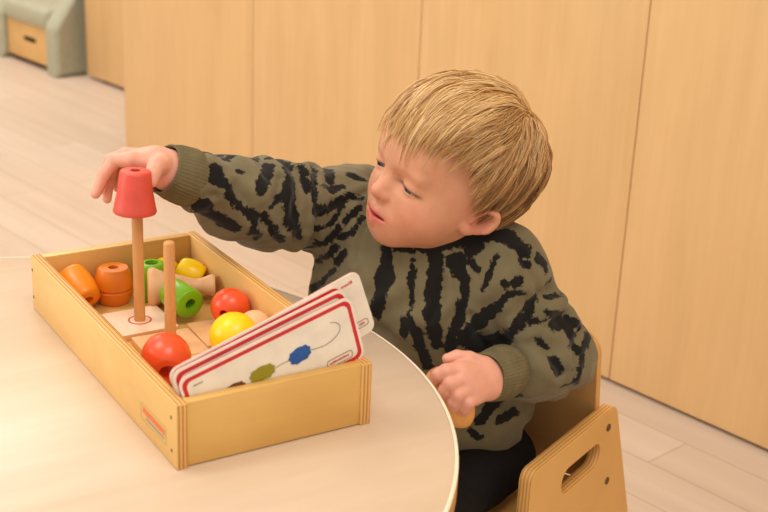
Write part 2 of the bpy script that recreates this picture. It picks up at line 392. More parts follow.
bead('drum_bead', barrel(0.0160, 0.0125, 0.030), 0.0052, M_ye, (0.1630, 0.3480, ZF+0.0235), (0.72, -0.62, -0.35), 'yellow barrel bead with open hole in the back right tray corner')
sp = [(0.0180, -0.036), (0.0210, -0.034), (0.0216, -0.029), (0.0172, -0.020), (0.0138, -0.006), (0.0096, 0.008), (0.0078, 0.016), (0.0084, 0.022), (0.0112, 0.030), (0.0122, 0.034), (0.0112, 0.036)]
bead('spindle_bead', sp, 0.004, M_nat, (0.1400, 0.3200, ZF+0.0222), (0.94, -0.34, 0.0), 'natural wood flared spindle bead lying behind the green lying bead')
bead('round_bead', ballp(0.0205, 0.0045), 0.0045, M_ro, (0.1588, 0.2350, 0.0330), (0.7, 0.7, 0.0), 'red orange round bead against the right tray wall')
bead('round_bead', ballp(0.0242, 0.0045), 0.0045, M_ye, (0.1250, 0.1540, 0.0386), (0.7, 0.6, 0.2), 'large yellow ball bead behind the white cards')
bead('round_bead', ballp(0.0172, 0.004), 0.004, M_nat, (0.1610, 0.1820, 0.0310), (0.7, 0.6, -0.2), 'natural wood round bead between the yellow ball and the cards')
bead('faceted_bead', barrel(0.0238, 0.0148, 0.042, 6), 0.0082, M_ro, (0.0475, 0.1380, 0.0380), (-0.30, -0.88, -0.26), 'red orange bead with open hole at the front left of the tray')

# coral cup on the tall peg
cup_prof = [(0.0055, 0.0465), (0.0135, 0.0465), (0.0155, 0.0458), (0.0166, 0.0435), (0.0188, 0.0240), (0.0222, 0.0060), (0.0232, 0.0022), (0.0226, 0.0004), (0.0208, 0.0), (0.0195, 0.0010), (0.0165, 0.0240), (0.0145, 0.0390), (0.0058, 0.0395)]
me = lathe_mesh('cup_bead', cup_prof, 48, closed=True)
cup = link('cup_bead', me, None, M_cup, Matrix.Translation((0.0765, 0.2860, 0.1330)) @ Matrix.Rotation(0.04, 4, 'Y') @ Matrix.Scale(0.955, 4))
tag(cup, 'coral red wooden cup being set on the tall peg by the hand', 'cup')

# ------------------------------------------------------------------ pattern cards leaning in the tray front
ANG = math.radians(16.2); CL, CHh = 0.1725, 0.0665
def card_matrix(x, y, z, lean=0.0, ang=ANG):
    return Matrix.Translation((x, y, z)) @ Matrix.Rotation(lean, 4, 'X') @ Matrix.Rotation(-ang, 4, 'Y') @ Matrix(((1, 0, 0, 0), (0, 0, -1, 0), (0, 1, 0, 0), (0, 0, 0, 1)))
def rect(x0, y0, x1, y1): return [(x0, y0), (x1, y0), (x1, y1), (x0, y1)]
def card(M, border=True, mat=M_card, thick=0.0016):
    t = empty('pattern_card', M)       # local x along the card, local y up, local z towards the viewer
    plate('card', rounded(rect(0, 0, CL, CHh), 0.009, 8), thick, (mat, M_cardpink), t, bev=0.0003)
    if border:
        m = 0.0024; b = 0.0060
        plate('red_border', rounded(rect(m, m, CL-m, CHh-m), 0.0075, 8), 0.0002, M_cardred, t, Matrix.Translation((0, 0, thick)), [rounded(rect(b, b, CL-b, CHh-b), 0.006, 8)], 0.0)
    return t
def blob(t, name, cx, cy, rx, ry, ang, mat, z, bumps=0.06):
    o = []
    for i in range(48):
        a = 2*math.pi*i/48; k = 1+bumps*math.sin(a*9)
        x, y = rx*k*math.copysign(abs(math.cos(a))**0.7, math.cos(a)), ry*k*math.copysign(abs(math.sin(a))**0.85, math.sin(a)); o.append((cx+x*math.cos(ang)-y*math.sin(ang), cy+x*math.sin(ang)+y*math.cos(ang)))
    return plate(name, o, 0.0003, mat, t, Matrix.Translation((0, 0, z)), [], 0.0)
def stroke(t, name, pts, w, mat, z):
    """thin printed line"""
    v, f = [], []
    for i, p in enumerate(pts):
        a = Vector(pts[max(0, i-1)]); b = Vector(pts[min(len(pts)-1, i+1)]); d = (b-a).normalized(); n = Vector((-d.y, d.x))*w/2; q = Vector(p)
        v += [(q.x+n.x, q.y+n.y, z), (q.x-n.x, q.y-n.y, z)]
        if i: f.append((2*i-2, 2*i-1, 2*i+1, 2*i))
    me = bpy.data.meshes.new(name); me.from_pydata(v, [], f); return link(name, me, t, mat)
def logo(t, x0, y0, x1, y1, z, mat_line, mat_text, seed=1):
    l = plate('card_label', rounded(rect(x0, y0, x1, y1), (y1-y0)*0.42, 6), 0.0002, mat_line, t, Matrix.Translation((0, 0, z)), [rounded(rect(x0+.0006, y0+.0006, x1-.0006, y1-.0006), (y1-y0-.0012)*0.42, 6)], 0.0)
    rr = random.Random(seed); x = x0+0.003
    while x < x1-0.004:
        w = rr.choice((0.0009, 0.0012, 0.0016)); h = rr.choice((0.0016, 0.0021))
        plate('lettering', rect(x, (y0+y1)/2-0.0009, x+w, (y0+y1)/2-0.0009+h), 0.0002, mat_text, l, None, [], 0.0); x += w+0.0006
def cardpt(M, X, Z):   # world x,z on the card plane -> card coords
    p = M.inverted() @ Vector((X, M.translation.y, Z)); return (p.x, p.y)
ul = Vector((0.0035, 0.0735)); dl = Vector((math.sin(ANG), -math.cos(ANG)))
ll = ul+dl*CHh
FM = card_matrix(ll.x+0.0030, 0.0150, ll.y+0.0036)
FM0 = FM.copy()
c1 = card(FM); tag(c1, 'frontmost white pattern card with red border, printed with a beaded string', 'card')
zz = 0.0018
yb = cardpt(FM, 0.0859, 0.0673); bb = cardpt(FM, 0.1225, 0.0776); br = cardpt(FM, 0.0601, 0.0572)
blob(c1, 'printed_bead', bb[0], bb[1], 0.0110, 0.0072, 0.10, M_blue, zz)
o = blob(c1, 'printed_bead', yb[0], yb[1], 0.0122, 0.0068, 0.0, M_olive, zz); o['label'] = 'olive printed bead'
o = blob(c1, 'printed_bead', br[0], br[1], 0.0100, 0.0062, 0.0, M_brownp, zz); o['label'] = 'brown printed bead'
pts = [cardpt(FM, a, b) for a, b in ((0.097, 0.0690), (0.104, 0.0720), (0.112, 0.0742))]
stroke(c1, 'printed_string', pts, 0.0007, M_greyp, zz)
ctl = [(0.133, 0.0800), (0.146, 0.0812), (0.1555, 0.0855), (0.1618, 0.0922), (0.1618, 0.0985), (0.1570, 0.1020), (0.1520, 0.1022)]
pp = []
for i in range(len(ctl)-1):
    p0, p1, p2, p3 = [Vector(ctl[max(0, min(len(ctl)-1, j))]) for j in (i-1, i, i+1, i+2)]
    for k in range(6):
        t = k/6; pp.append(cardpt(FM, *(0.5*((2*p1)+(-p0+p2)*t+(2*p0-5*p1+4*p2-p3)*t*t+(-p0+3*p1-3*p2+p3)*t**3))))
stroke(c1, 'printed_string', pp, 0.0007, M_greyp, zz)
logo(c1, CL-0.0385, 0.0072, CL-0.0115, 0.0150, 0.0018, M_greyp, M_cardred)
x = 0.012
for i in range(6):
    w = (0.001, 0.0014, 0.0008)[i % 3]; plate('lettering', rect(x, CHh-0.0125, x+w, CHh-0.0112), 0.0002, M_greyp, c1, Matrix.Translation((0, 0, 0.0017)), [], 0.0); x += w+0.0005
c2 = card(card_matrix(ll.x+0.0000, 0.0200, ll.y+0.0088, ang=ANG+0.008)); tag(c2, 'white card with red border, second from the front of the tray', 'card')
c3 = card(card_matrix(ll.x+0.0000, 0.0240, ll.y+0.0100, ang=ANG+0.026)); tag(c3, 'white card with thin red edge showing, third from the front', 'card')
c4 = card(card_matrix(ll.x+0.0260, 0.0300, ll.y+0.0112, ang=ANG+0.066), border=False); tag(c4, 'rear borderless white card sticking out highest at the right', 'card')
logo(c4, CL-0.018, 0.0095, CL-0.005, 0.0165, 0.0017, M_greyp, M_cardred, 2)
x = CL-0.0265
for i in range(9):
    w = (0.0014, 0.0011, 0.0018)[i % 3]; plate('lettering', rect(x, CHh-0.0100, x+w, CHh-0.0100+(0.0030 if i > 6 else 0.0020)), 0.0002, M_cardred, c4, Matrix.Translation((0, 0, 0.0016)), [], 0.0); x += w+0.0006

# ------------------------------------------------------------------ sculpting by distance fields (numpy) -> quad meshes
F32 = np.float32
class Sculpt:
    """ordered list of soft shapes; op +1 adds, -1 carves"""
    def __init__(s): s.p = []
    def add(s, fn, k, c, r, op=1): s.p.append((fn, k, np.array(c, F32), r, op))
    def ball(s, c, r, k=0.01, op=1, fr=None):
        c = np.array(c, F32); rr = np.array((r, r, r) if np.isscalar(r) else r, F32); A = None if fr is None else np.array(fr, F32)
        def fn(P):
            q = P-c
            if A is not None: q = q @ A
            a = np.sqrt(((q/rr)**2).sum(1)); b = np.sqrt(((q/(rr*rr))**2).sum(1))
            return a*(a-1)/np.maximum(b, 1e-6)
        s.add(fn, k, c, float(rr.max()), op)
    def cone(s, a, b, ra, rb, k=0.01, op=1):
        a = np.array(a, F32); b = np.array(b, F32); ba = b-a; l2 = float(ba@ba); rd = ra-rb; a2 = l2-rd*rd; il2 = 1.0/l2
        def fn(P):
            pa = P-a; y = pa@ba; z = y-l2
            x2 = ((pa*l2-np.outer(y, ba))**2).sum(1); y2 = y*y*l2; z2 = z*z*l2
            kk = math.copysign(1, rd)*rd*rd*x2
            d = (np.sqrt(x2*a2*il2)+y*rd)*il2-ra
            d = np.where(np.sign(y)*a2*y2 < kk, np.sqrt(x2+y2)*il2-ra, d)
            d = np.where(np.sign(z)*a2*z2 > kk, np.sqrt(x2+z2)*il2-rb, d)
            return d
        s.add(fn, k, (a+b)/2, math.sqrt(l2)/2+max(ra, rb), op)
    def chain(s, pts, rs, k=0.004):
        for i in range(len(pts)-1): s.cone(pts[i], pts[i+1], rs[i], rs[i+1], k)
    def ev(s, P, cell=0.05):
        P = P.astype(F32); out = np.full(len(P), 1.0, F32)
        key = np.floor(P/cell).astype(np.int64); kk = (key[:, 0]+512)*1048576+(key[:, 1]+512)*1024+key[:, 2]+512
        od = np.argsort(kk, kind='stable'); ks = kk[od]; cut = np.flatnonzero(np.diff(ks))+1
        for idx in np.split(od, cut):
            Q = P[idx]; c = (np.floor(Q[:1]/cell)+0.5)*cell; rad = cell*0.87; d = np.full(len(Q), 1.0, F32)
            for fn, k, pc, pr_, op in s.p:
                if np.linalg.norm(c[0]-pc)-pr_-rad > 0.035+k: continue
                e = fn(Q)
                if op > 0:
                    h = np.maximum(k-np.abs(d-e), 0)/k; d = np.minimum(d, e)-h*h*k*0.25
                else:
                    e = -e; h = np.maximum(k-np.abs(d-e), 0)/k; d = np.maximum(d, e)+h*h*k*0.25
            out[idx] = d
        return out
def surface(fn, lo, hi, h, slack=1.6):
    """sparse surface nets of fn(P)=0"""
    lo = np.array(lo, float); hi = np.array(hi, float); S = 6; Hc = h*S
    n = np.ceil((hi-lo)/Hc).astype(int)+1
    g = np.stack(np.meshgrid(*[np.arange(k) for k in n], indexing='ij'), -1).reshape(-1, 3)
    d = fn(lo+(g+0.5)*Hc); g = g[np.abs(d) < Hc*slack]
    o = np.stack(np.meshgrid(*[np.arange(S+1)]*3, indexing='ij'), -1).reshape(-1, 3)
    NK = (n*S+4).astype(np.int64)
    def enc(I): return (I[..., 0]*NK[1]+I[..., 1])*NK[2]+I[..., 2]
    keys = np.unique(enc((g[:, None, :]*S+o[None]).reshape(-1, 3).astype(np.int64)))
    I = np.stack([keys//(NK[1]*NK[2]), (keys//NK[2]) % NK[1], keys % NK[2]], -1)
    val = fn(lo+I*h)
    def look(k):
        p = np.minimum(np.searchsorted(keys, k), len(keys)-1); return p, keys[p] == k
    offs = np.array([[i, j, k] for i in (0, 1) for j in (0, 1) for k in (0, 1)])
    oe = enc(offs)
    C8 = np.empty((len(keys), 8), np.int64); ok = np.ones(len(keys), bool)
    for j in range(8):
        p, m = look(keys+oe[j]); C8[:, j] = p; ok &= m
    V8 = val[C8]; sg = V8 < 0
    act = ok & sg.any(1) & ~sg.all(1)
    ci = np.flatnonzero(act); V8 = V8[ci]; sg = sg[ci]
    acc = np.zeros((len(ci), 3)); cnt = np.zeros(len(ci))
    for a in range(8):
        for b in range(a+1, 8):
            if np.abs(offs[a]-offs[b]).sum() != 1: continue
            m = sg[:, a] != sg[:, b]; t = V8[m, a]/(V8[m, a]-V8[m, b])
            acc[m] += offs[a]+t[:, None]*(offs[b]-offs[a]); cnt[m] += 1
    verts = lo+(I[ci]+acc/cnt[:, None])*h
    vid = np.full(len(keys), -1, np.int64); vid[ci] = np.arange(len(ci))
    quads = []
    for ax in range(3):
        e = np.zeros(3, int); e[ax] = 1; b = np.roll(e, 1); c = np.roll(e, 2)
        p1, m1 = look(keys+enc(e)); s0 = val < 0; m = m1 & (s0 != s0[p1])
        idx = np.flatnonzero(m); cells = []; good = np.ones(len(idx), bool)
        for q in (0*e, b, b+c, c):
            p, mm = look(keys[idx]-enc(q)); v = np.where(mm, vid[p], -1); good &= v >= 0; cells.append(v)
        Q = np.stack(cells, -1); Q = np.where(s0[idx][:, None], Q, Q[:, ::-1]); quads.append(Q[good])
    return verts, np.concatenate(quads)
def mesh_of(name, v, q, parent=None, mat=None, relax=1):
    q = np.asarray(q); v = np.asarray(v, float)
    for _ in range(relax):
        acc = np.zeros_like(v); cnt = np.zeros(len(v))
        for i in range(4):
            for j in (1, 3): np.add.at(acc, q[:, i], v[q[:, (i+j) % 4]]); np.add.at(cnt, q[:, i], 1)
        v = v*0.5+0.5*acc/np.maximum(cnt, 1)[:, None]
    me = bpy.data.meshes.new(name)
    me.vertices.add(len(v)); me.vertices.foreach_set('co', v.astype(np.float32).ravel())
    me.loops.add(q.size); me.loops.foreach_set('vertex_index', q.astype(np.int32).ravel())
    me.polygons.add(len(q)); me.polygons.foreach_set('loop_start', np.arange(0, q.size, 4, dtype=np.int32)); me.polygons.foreach_set('loop_total', np.full(len(q), 4, dtype=np.int32))
    me.update(calc_edges=True); me.validate(); smooth(me)
    return link(name, me, parent, mat), v
def vcol(me, name, rgb):
    at = me.color_attributes.new(name, 'FLOAT_COLOR', 'POINT')
    a = np.ones((len(me.vertices), 4), np.float32); a[:, :3] = rgb; at.data.foreach_set('color', a.ravel())
def fbm(P, f, seed=0, oct=3):
    """cheap smooth value field from summed sines, -1..1"""
    r = np.random.default_rng(seed); out = np.zeros(len(P)); amp = 1; tot = 0
    for o in range(oct):
        for _ in range(3):
            w = r.normal(size=3); w /= np.linalg.norm(w); out += amp*np.sin(P@w*f*2*math.pi+r.uniform(0, 6.28)+1.3*np.sin(P@np.roll(w, 1)*f*5+r.uniform(0, 6.28))); tot += amp
        f *= 2.03; amp *= 0.5
    return out/tot*1.7
def sstep(a, b, x): t = np.clip((x-a)/(b-a), 0, 1); return t*t*(3-2*t)

# ------------------------------------------------------------------ the child: frame of the sitting body
HB = np.array([.473, .257, 0.0]); FD = np.array([-.914, -.406, 0.0]); LD = np.array([.406, -.914, 0.0]); UD = np.array([0, 0, 1.0])
def B(f, l, z): return HB+FD*f+LD*l+UD*z
CV = np.array(CAM); RM = np.array([r2, u2, fw])
def K(px, py, dep):    # joint measured along the photo's own ray at a given distance
    return CV+RM.T@np.array([(px-384)/1297.88, -(py-256)/1297.88, 1.0])*dep
# head frame: columns child's left, forward, up
HM = np.array([[-0.016, -0.981, 0.191], [-0.976, -0.027, -0.218], [-0.219, 0.190, 0.957]]); HO = np.array([0.4029, 0.2124, 0.1509])
def hd(x, y, z): return HO+HM@np.array([x, y, z])
child = empty('person', loc=tuple(B(0, 0, -0.245)))
tag(child, 'blond toddler in a green and black tie-dye sweatshirt placing a cup on a peg', 'person')
CI = Matrix.Translation(-Vector(B(0, 0, -0.245)))
def attach(o):
    o.parent = child; o.matrix_parent_inverse = CI; return o

neck = hd(0, -0.026, -0.085)
ShR, ShL = B(.045, -.125, .070), B(.049, .078, .052)
WrR = K(170, 171, 1.360); ElR = (ShR*0.47+WrR*0.53)+np.array([0, 0.0, -0.014])
ElL = np.array([.527, .153, -.066]); WrL = np.array([.417, .103, -.041])

body = Sculpt()
# torso and arms under the clothes
body.ball(B(.01, 0, -.15), (.070, .070, .075), .03)
body.cone(B(.01, 0, -.14), B(.06, -.02, .0), .066, .066, .03)
body.cone(ShR, ShL, .030, .030, .03); body.cone(B(.055, -.02, .04), neck, .040, .034, .03); body.cone(neck, hd(0, -.012, -.03), .033, .036, .02)
body.chain([ShR, ElR, WrR], [.028, .024, .0185], .01)
body.chain([ShL, ElL, WrL], [.028, .024, .0185], .01)
# head
def hb(c, r, k, op=1): body.ball(hd(*c), r, k, op, HM)
def hc(a, b, ra, rb, k, op=1): body.cone(hd(*a), hd(*b), ra, rb, k, op)
hb((0, -.014, .030), (.069, .086, .078), .02)
hb((0, .012, -.020), (.056, .058, .060), .03)
hb((.031, .037, -.034), (.024, .024, .025), .022); hb((-.031, .037, -.034), (.024, .024, .025), .022)
hb((0, .050, -.064), (.023, .017, .019), .025)
hb((0, .050, -.048), (.022, .020, .018), .02)
hb((0, .056, .034), (.040, .018, .022), .03)
for s in (1, -1):
    hb((s*.0275, .0735, .0010), (.0145, .011, .0072), .012, -1)
    hb((s*.0290, .0548, .0005), (.0150, .0146, .0136), .003)
    hb((s*.027, .0620, .0125), (.015, .006, .004), .010)
    er_ = HM @ np.array([[1, 0, 0], [0, 1, 0], [0, 0, 1]]) @ np.array([[math.cos(.16), 0, s*math.sin(.16)], [0, 1, 0], [-s*math.sin(.16), 0, math.cos(.16)]])
    body.ball(hd(s*.0302, .0680, -.0036), (.0142, .0085, .0016), .0012, -1, er_)
hc((0, .064, .000), (0, .0780, -.0210), .0054, .0088, .010)
hb((.0078, .0715, -.0235), (.0058, .0062, .0050), .005); hb((-.0078, .0715, -.0235), (.0058, .0062, .0050), .005)
hb((.0042, .0770, -.0288), (.0024, .0032, .0022), .002, -1); hb((-.0042, .0770, -.0288), (.0024, .0032, .0022), .002, -1)
# lips and slightly open mouth
for s in (1, -1):
    hc((s*.0215, .0590, -.0482), (s*.0045, .0718, -.0430), .0026, .0044, .004); hc((s*.0045, .0718, -.0430), (0, .0726, -.0436), .0044, .0040, .003)
    hc((s*.0200, .0590, -.0508), (0, .0710, -.0552), .0030, .0058, .004)
hb((0, .0730, -.0488), (.0190, .0095, .0014), .002, -1)
# ears
for s in (1, -1):
    EO = hd(s*.0650, -.012, -.017)
    ct, sn_ = math.cos(.62), math.sin(.62)
    er = HM @ np.array([[math.cos(.42*s), -math.sin(.42*s), 0], [math.sin(.42*s), math.cos(.42*s), 0], [0, 0, 1]]) @ np.array([[1, 0, 0], [0, ct, -sn_], [0, sn_, ct]])
    def ep(x, y, z): return EO+er@np.array([s*x, y, z])*.88
    body.ball(ep(.004, -.003, .004), (.0042, .0135, .0185), .006, 1, er)
    body.ball(ep(.004, .0020, -.0180), (.0045, .0068, .0066), .006, 1, er)
    body.ball(ep(.0100, -.0010, .0025), (.0060, .0078, .0118), .004, -1, er)
    hx = [(-.35+i*(3.9/13)) for i in range(14)]
    body.chain([ep(.0070+.0018*math.sin(t_*.8), -.0025+.0128*math.cos(t_), .0045+.0185*math.sin(t_)) for t_ in hx], [.0023+.0006*math.sin(math.pi*i/13) for i in range(14)], .003)
    body.ball(ep(.0075, .0085, -.0050), (.0028, .0028, .0045), .003, 1, er)
# right hand over the cup
mR = [K(131, 160, 1.334), K(126, 156, 1.350), K(126, 155, 1.366), K(131, 156, 1.380)]
cR = [K(157, 164, 1.345), K(154, 161, 1.352), K(155, 160, 1.362), K(157, 161, 1.372)]
for a, c in zip(mR, cR):
    body.cone(WrR, c, .0150, .0108, .012); body.cone(c, a, .0108, .0082, .010)
def finger(pts, rs): body.chain(pts, rs, .0022)
finger([mR[0], K(114.5, 160, 1.338), K(104, 174, 1.336), K(95.5, 194, 1.334)], [.0083, .0070, .0062, .0052])
finger([mR[1], K(111, 160, 1.358), K(103, 175, 1.360), K(98.5, 191, 1.360)], [.0083, .0070, .0062, .0052])
finger([mR[2], K(113, 160, 1.374), K(109, 180, 1.374), K(107, 199, 1.370)], [.0080, .0068, .0060, .0050])
finger([mR[3], K(121, 160, 1.388), K(118, 176, 1.386), K(117, 188, 1.384)], [.0072, .0060, .0054, .0046])
finger([K(162, 164, 1.340), K(156.5, 166, 1.326), K(152.5, 174, 1.318), K(151.0, 182, 1.314)], [.0115, .0092, .0080, .0064])
# left hand closed over the wooden bead at the table edge
mL = [K(459, 370, 1.339), K(463, 379, 1.337), K(468, 389, 1.338), K(475, 397, 1.343)]
for a, rr_ in zip(mL, (.0098, .0100, .0098, .0090)):
    c = np.array(a)*0.45+WrL*0.55; body.cone(WrL, c, .0175, .0140, .012); body.cone(c, a, .0140, rr_, .010)
finger([mL[0], K(446, 371.5, 1.329), K(438, 375, 1.330), K(433.5, 379, 1.334)], [.0092, .0080, .0072, .0062])
finger([mL[1], K(450.5, 384, 1.325), K(445, 390, 1.329), K(444, 395, 1.336)], [.0092, .0078, .0070, .0060])
finger([mL[2], K(458, 395, 1.326), K(454, 402, 1.330), K(454, 407, 1.336)], [.0088, .0074, .0066, .0056])
finger([mL[3], K(468, 403, 1.331), K(465, 408, 1.334), K(464.5, 412, 1.340)], [.0078, .0066, .0058, .0050])
finger([K(484, 368, 1.368), K(469, 359.5, 1.358), K(457, 357, 1.354), K(447.5, 359, 1.352)], [.0125, .0088, .0074, .0060])

def skin_mat():
    m, nt, bs = nmat('skin')
    a = N(nt, 'ShaderNodeVertexColor', layer_name='tone'); n = noise(nt, coords(nt), 90, 3)
    r = ramp(nt, [(0.35, (.95, .93, .93, 1)), (0.65, (1, 1, 1, 1))]); L(nt, n.outputs[0], r.inputs[0])
    mx = N(nt, 'ShaderNodeMix'); mx.data_type = 'RGBA'; mx.blend_type = 'MULTIPLY'; mx.inputs[0].default_value = 1
    L(nt, a.outputs[0], mx.inputs[6]); L(nt, r.outputs[0], mx.inputs[7]); L(nt, mx.outputs[2], bs.inputs['Base Color'])
    bs.inputs['Roughness'].default_value = 0.48; bs.inputs['Specular IOR Level'].default_value = 0.35
    bs.inputs['Subsurface Weight'].default_value = 0.25; bs.inputs['Subsurface Radius'].default_value = (1.0, 0.4, 0.25); bs.inputs['Subsurface Scale'].default_value = 0.004
    return m
v, q = surface(body.ev, (.04, .0, -.24), (.62, .48, .29), 0.0014, 2.0)
bo_, v = mesh_of('body', v, q, None, skin_mat(), 1)
attach(bo_)
def mix(c, m, t): return c*(1-m[:, None])+np.array(t)[None]*m[:, None]
SK = np.array(lin((218, 157, 121))[:3]); PK = np.array(lin((214, 124, 98))[:3]); LIP = np.array(lin((200, 84, 76))[:3])
hv = (v-HO)@HM
c = np.repeat(SK[None], len(v), 0)
def gl(p, r): return np.exp(-(((hv-np.array(p))/np.array(r))**2).sum(1))
for s in (1, -1):
    c = mix(c, 0.45*gl((s*.040, .048, -.032), (.020, .03, .020)), PK)
    c = mix(c, 0.55*gl((s*.070, -.012, -.014), (.012, .02, .024)), PK)
    c = mix(c, 0.75*gl((s*.0715, -.009, -.012), (.0045, .010, .014)), np.array(lin((186, 92, 74))[:3]))
c = mix(c, 0.35*gl((0, .080, -.022), (.012, .02, .012)), PK)
lip = np.clip(1.5*gl((0, .067, -.0494), (.0205, .020, .0094))**1.3, 0, 1)
lip *= sstep(.052, .058, hv[:, 1]); c = mix(c, 0.85*lip, LIP)
c = mix(c, 0.8*gl((0, .0640, -.0488), (.018, .0070, .0014)), np.array(lin((120, 40, 38))[:3]))
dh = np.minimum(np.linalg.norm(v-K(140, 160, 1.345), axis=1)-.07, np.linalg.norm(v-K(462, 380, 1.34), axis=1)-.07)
c = mix(c, 0.9*sstep(.03, -.01, dh), np.array(lin((232, 168, 143))[:3]))  # hands pinker, and lighter than the face, whose shade is in its colour
for s in (1, -1):   # faint brows
    bx = hv-np.array([s*.028, .066, .0145]); br_ = np.exp(-((bx[:, 0]/.013)**2+((bx[:, 2]+.10*abs(bx[:, 0]))/.0022)**2))*sstep(.03, .045, hv[:, 1])
    c = mix(c, 0.30*br_, np.array(lin((170, 112, 70))[:3]))
    # upper lash line of the lowered lids
    lx = (hv-np.array([s*.0304, .0690, -.0019])); lz = lx[:, 2]+s*lx[:, 0]*.16+5*lx[:, 0]**2; la = np.exp(-((lx[:, 0]/.0170)**4+(lz/.0019)**2))*sstep(.05, .06, hv[:, 1])
    c = mix(c, 0.95*la, np.array(lin((58, 36, 28))[:3]))
vcol(bo_.data, 'tone', c)

# ------------------------------------------------------------------ sweatshirt
shirt = Sculpt()
shirt.ball(B(.022, 0, -.130), (.102, .106, .100), .04, 1, np.array([FD, LD, UD]).T)
shirt.ball(B(.060, -.025, -.01), (.092, .118, .110), .05, 1, np.array([FD, LD, UD]).T)
shirt.ball(B(.085, -.085, -.04), (.060, .062, .080), .04, 1, np.array([FD, LD, UD]).T)
shirt.cone(ShR, ShL, .044, .038, .04); shirt.cone(B(.055, -.02, .03), neck+(hd(0, 0, 0)-neck)*.10, .062, .043, .045); shirt.cone(ShL*.75+ShR*.25+UD*.008, ShR*.7+ShL*.3+UD*.012, .032, .036, .04)
dR = (WrR-ElR)/np.linalg.norm(WrR-ElR); dL = (WrL-ElL)/np.linalg.norm(WrL-ElL)
EcR = WrR-dR*.026; EcL = WrL-dL*.008
EsR = EcR-dR*.020; EsL = EcL-dL*.050
shirt.chain([ShR, ElR, EsR], [.054, .044, .033], .03)
shirt.ball(ElR*.6+EcR*.4+np.array([0, 0, -.012]), (.036, .036, .034), .03)
shirt.chain([ShL, ElL+np.array([-.008, -.004, .006]), EsL], [.046, .046, .034], .03)
shirt.ball(ElL*.55+EcL*.45+np.array([.002, -.004, .004]), .040, .03)
def seg(P, a, b):
    ab = b-a; t = np.clip(((P-a)@ab)/(ab@ab), -0.3, 1.3); return t, np.linalg.norm(P-a-t[:, None]*ab, axis=1)
def shirt_fn(P):
    d = shirt.ev(P)
    P = P.astype(float)
    w = np.zeros(len(P))
    tR, rR = seg(P, ShR, EcR); mR_ = sstep(.085, .05, rR)*sstep(-.15, .1, tR)
    w += mR_*(.0030*np.sin(tR*30+2.2*fbm(P, 9, 1, 1))*sstep(.9, .6, tR*0.8)+.0018*fbm(P, 22, 2, 2)*1.4)
    t1_, r1_ = seg(P, ShL, ElL); t2_, r2_ = seg(P, ElL, EcL)
    mL_ = np.maximum(sstep(.085, .05, r1_)*sstep(0, .3, t1_), sstep(.085, .05, r2_))
    w += mL_*(.0046*np.sin(t1_*11+t2_*9+2.4*fbm(P, 8, 3, 1))+.0022*fbm(P, 20, 4, 2))
    mt = (1-np.maximum(mR_, mL_))
    x = (P-HB)@LD; z = P[:, 2]
    w += mt*(.0036*np.sin((x*0.9-z*0.35)*95+2.5*fbm(P, 7, 5, 1))*sstep(.09, .0, z)+.0020*fbm(P, 16, 6, 2))
    d = d+w*0.9
    # hem, cuffs, neckline cut
    hem = -0.171+0.004*np.sin(x*40)-P[:, 2]
    d = np.maximum(d, hem)
    return d.astype(F32)
sv, sq = surface(shirt_fn, (.04, -.02, -.20), (.66, .50, .18), 0.0021, 2.4)
def shirt_mat():
    m, nt, bs = nmat('tie_dye_jersey')
    a = N(nt, 'ShaderNodeAttribute', attribute_name='ink')
    n = noise(nt, coords(nt, (1, 1, 1)), 210, 4, 0.7); n2 = noise(nt, coords(nt), 80, 3, 0.6)
    s1 = N(nt, 'ShaderNodeMath', operation='MULTIPLY_ADD'); L(nt, n.outputs[0], s1.inputs[0]); s1.inputs[1].default_value = 1.0; L(nt, a.outputs['Fac'], s1.inputs[2])
    s2 = N(nt, 'ShaderNodeMath', operation='MULTIPLY_ADD'); L(nt, n2.outputs[0], s2.inputs[0]); s2.inputs[1].default_value = 1.0; L(nt, s1.outputs[0], s2.inputs[2])
    r = ramp(nt, [(0.0, lin((118, 107, 79))), (1.0, lin((27, 24, 20)))])
    mr = N(nt, 'ShaderNodeMapRange'); mr.inputs['From Min'].default_value = 0.94; mr.inputs['From Max'].default_value = 1.06; L(nt, s2.outputs[0], mr.inputs['Value'])
    L(nt, mr.outputs[0], r.inputs[0])
    n3 = noise(nt, coords(nt), 30, 4); r3 = ramp(nt, [(0.3, (.86, .86, .84, 1)), (0.7, (1.06, 1.05, 1.02, 1))]); L(nt, n3.outputs[0], r3.inputs[0])
    mx = N(nt, 'ShaderNodeMix'); mx.data_type = 'RGBA'; mx.blend_type = 'MULTIPLY'; mx.inputs[0].default_value = 1
    L(nt, r.outputs[0], mx.inputs[6]); L(nt, r3.outputs[0], mx.inputs[7]); L(nt, mx.outputs[2], bs.inputs['Base Color'])
    bs.inputs['Roughness'].default_value = 0.9; bs.inputs['Specular IOR Level'].default_value = 0.15; bs.inputs['Sheen Weight'].default_value = 0.15
    bump(nt, bs, noise(nt, coords(nt), 900, 2).outputs[0], 0.25, 0.0006)
    return m
M_shirt = shirt_mat()
so, sv = mesh_of('sweatshirt', sv, sq, None, M_shirt, 2); attach(so)
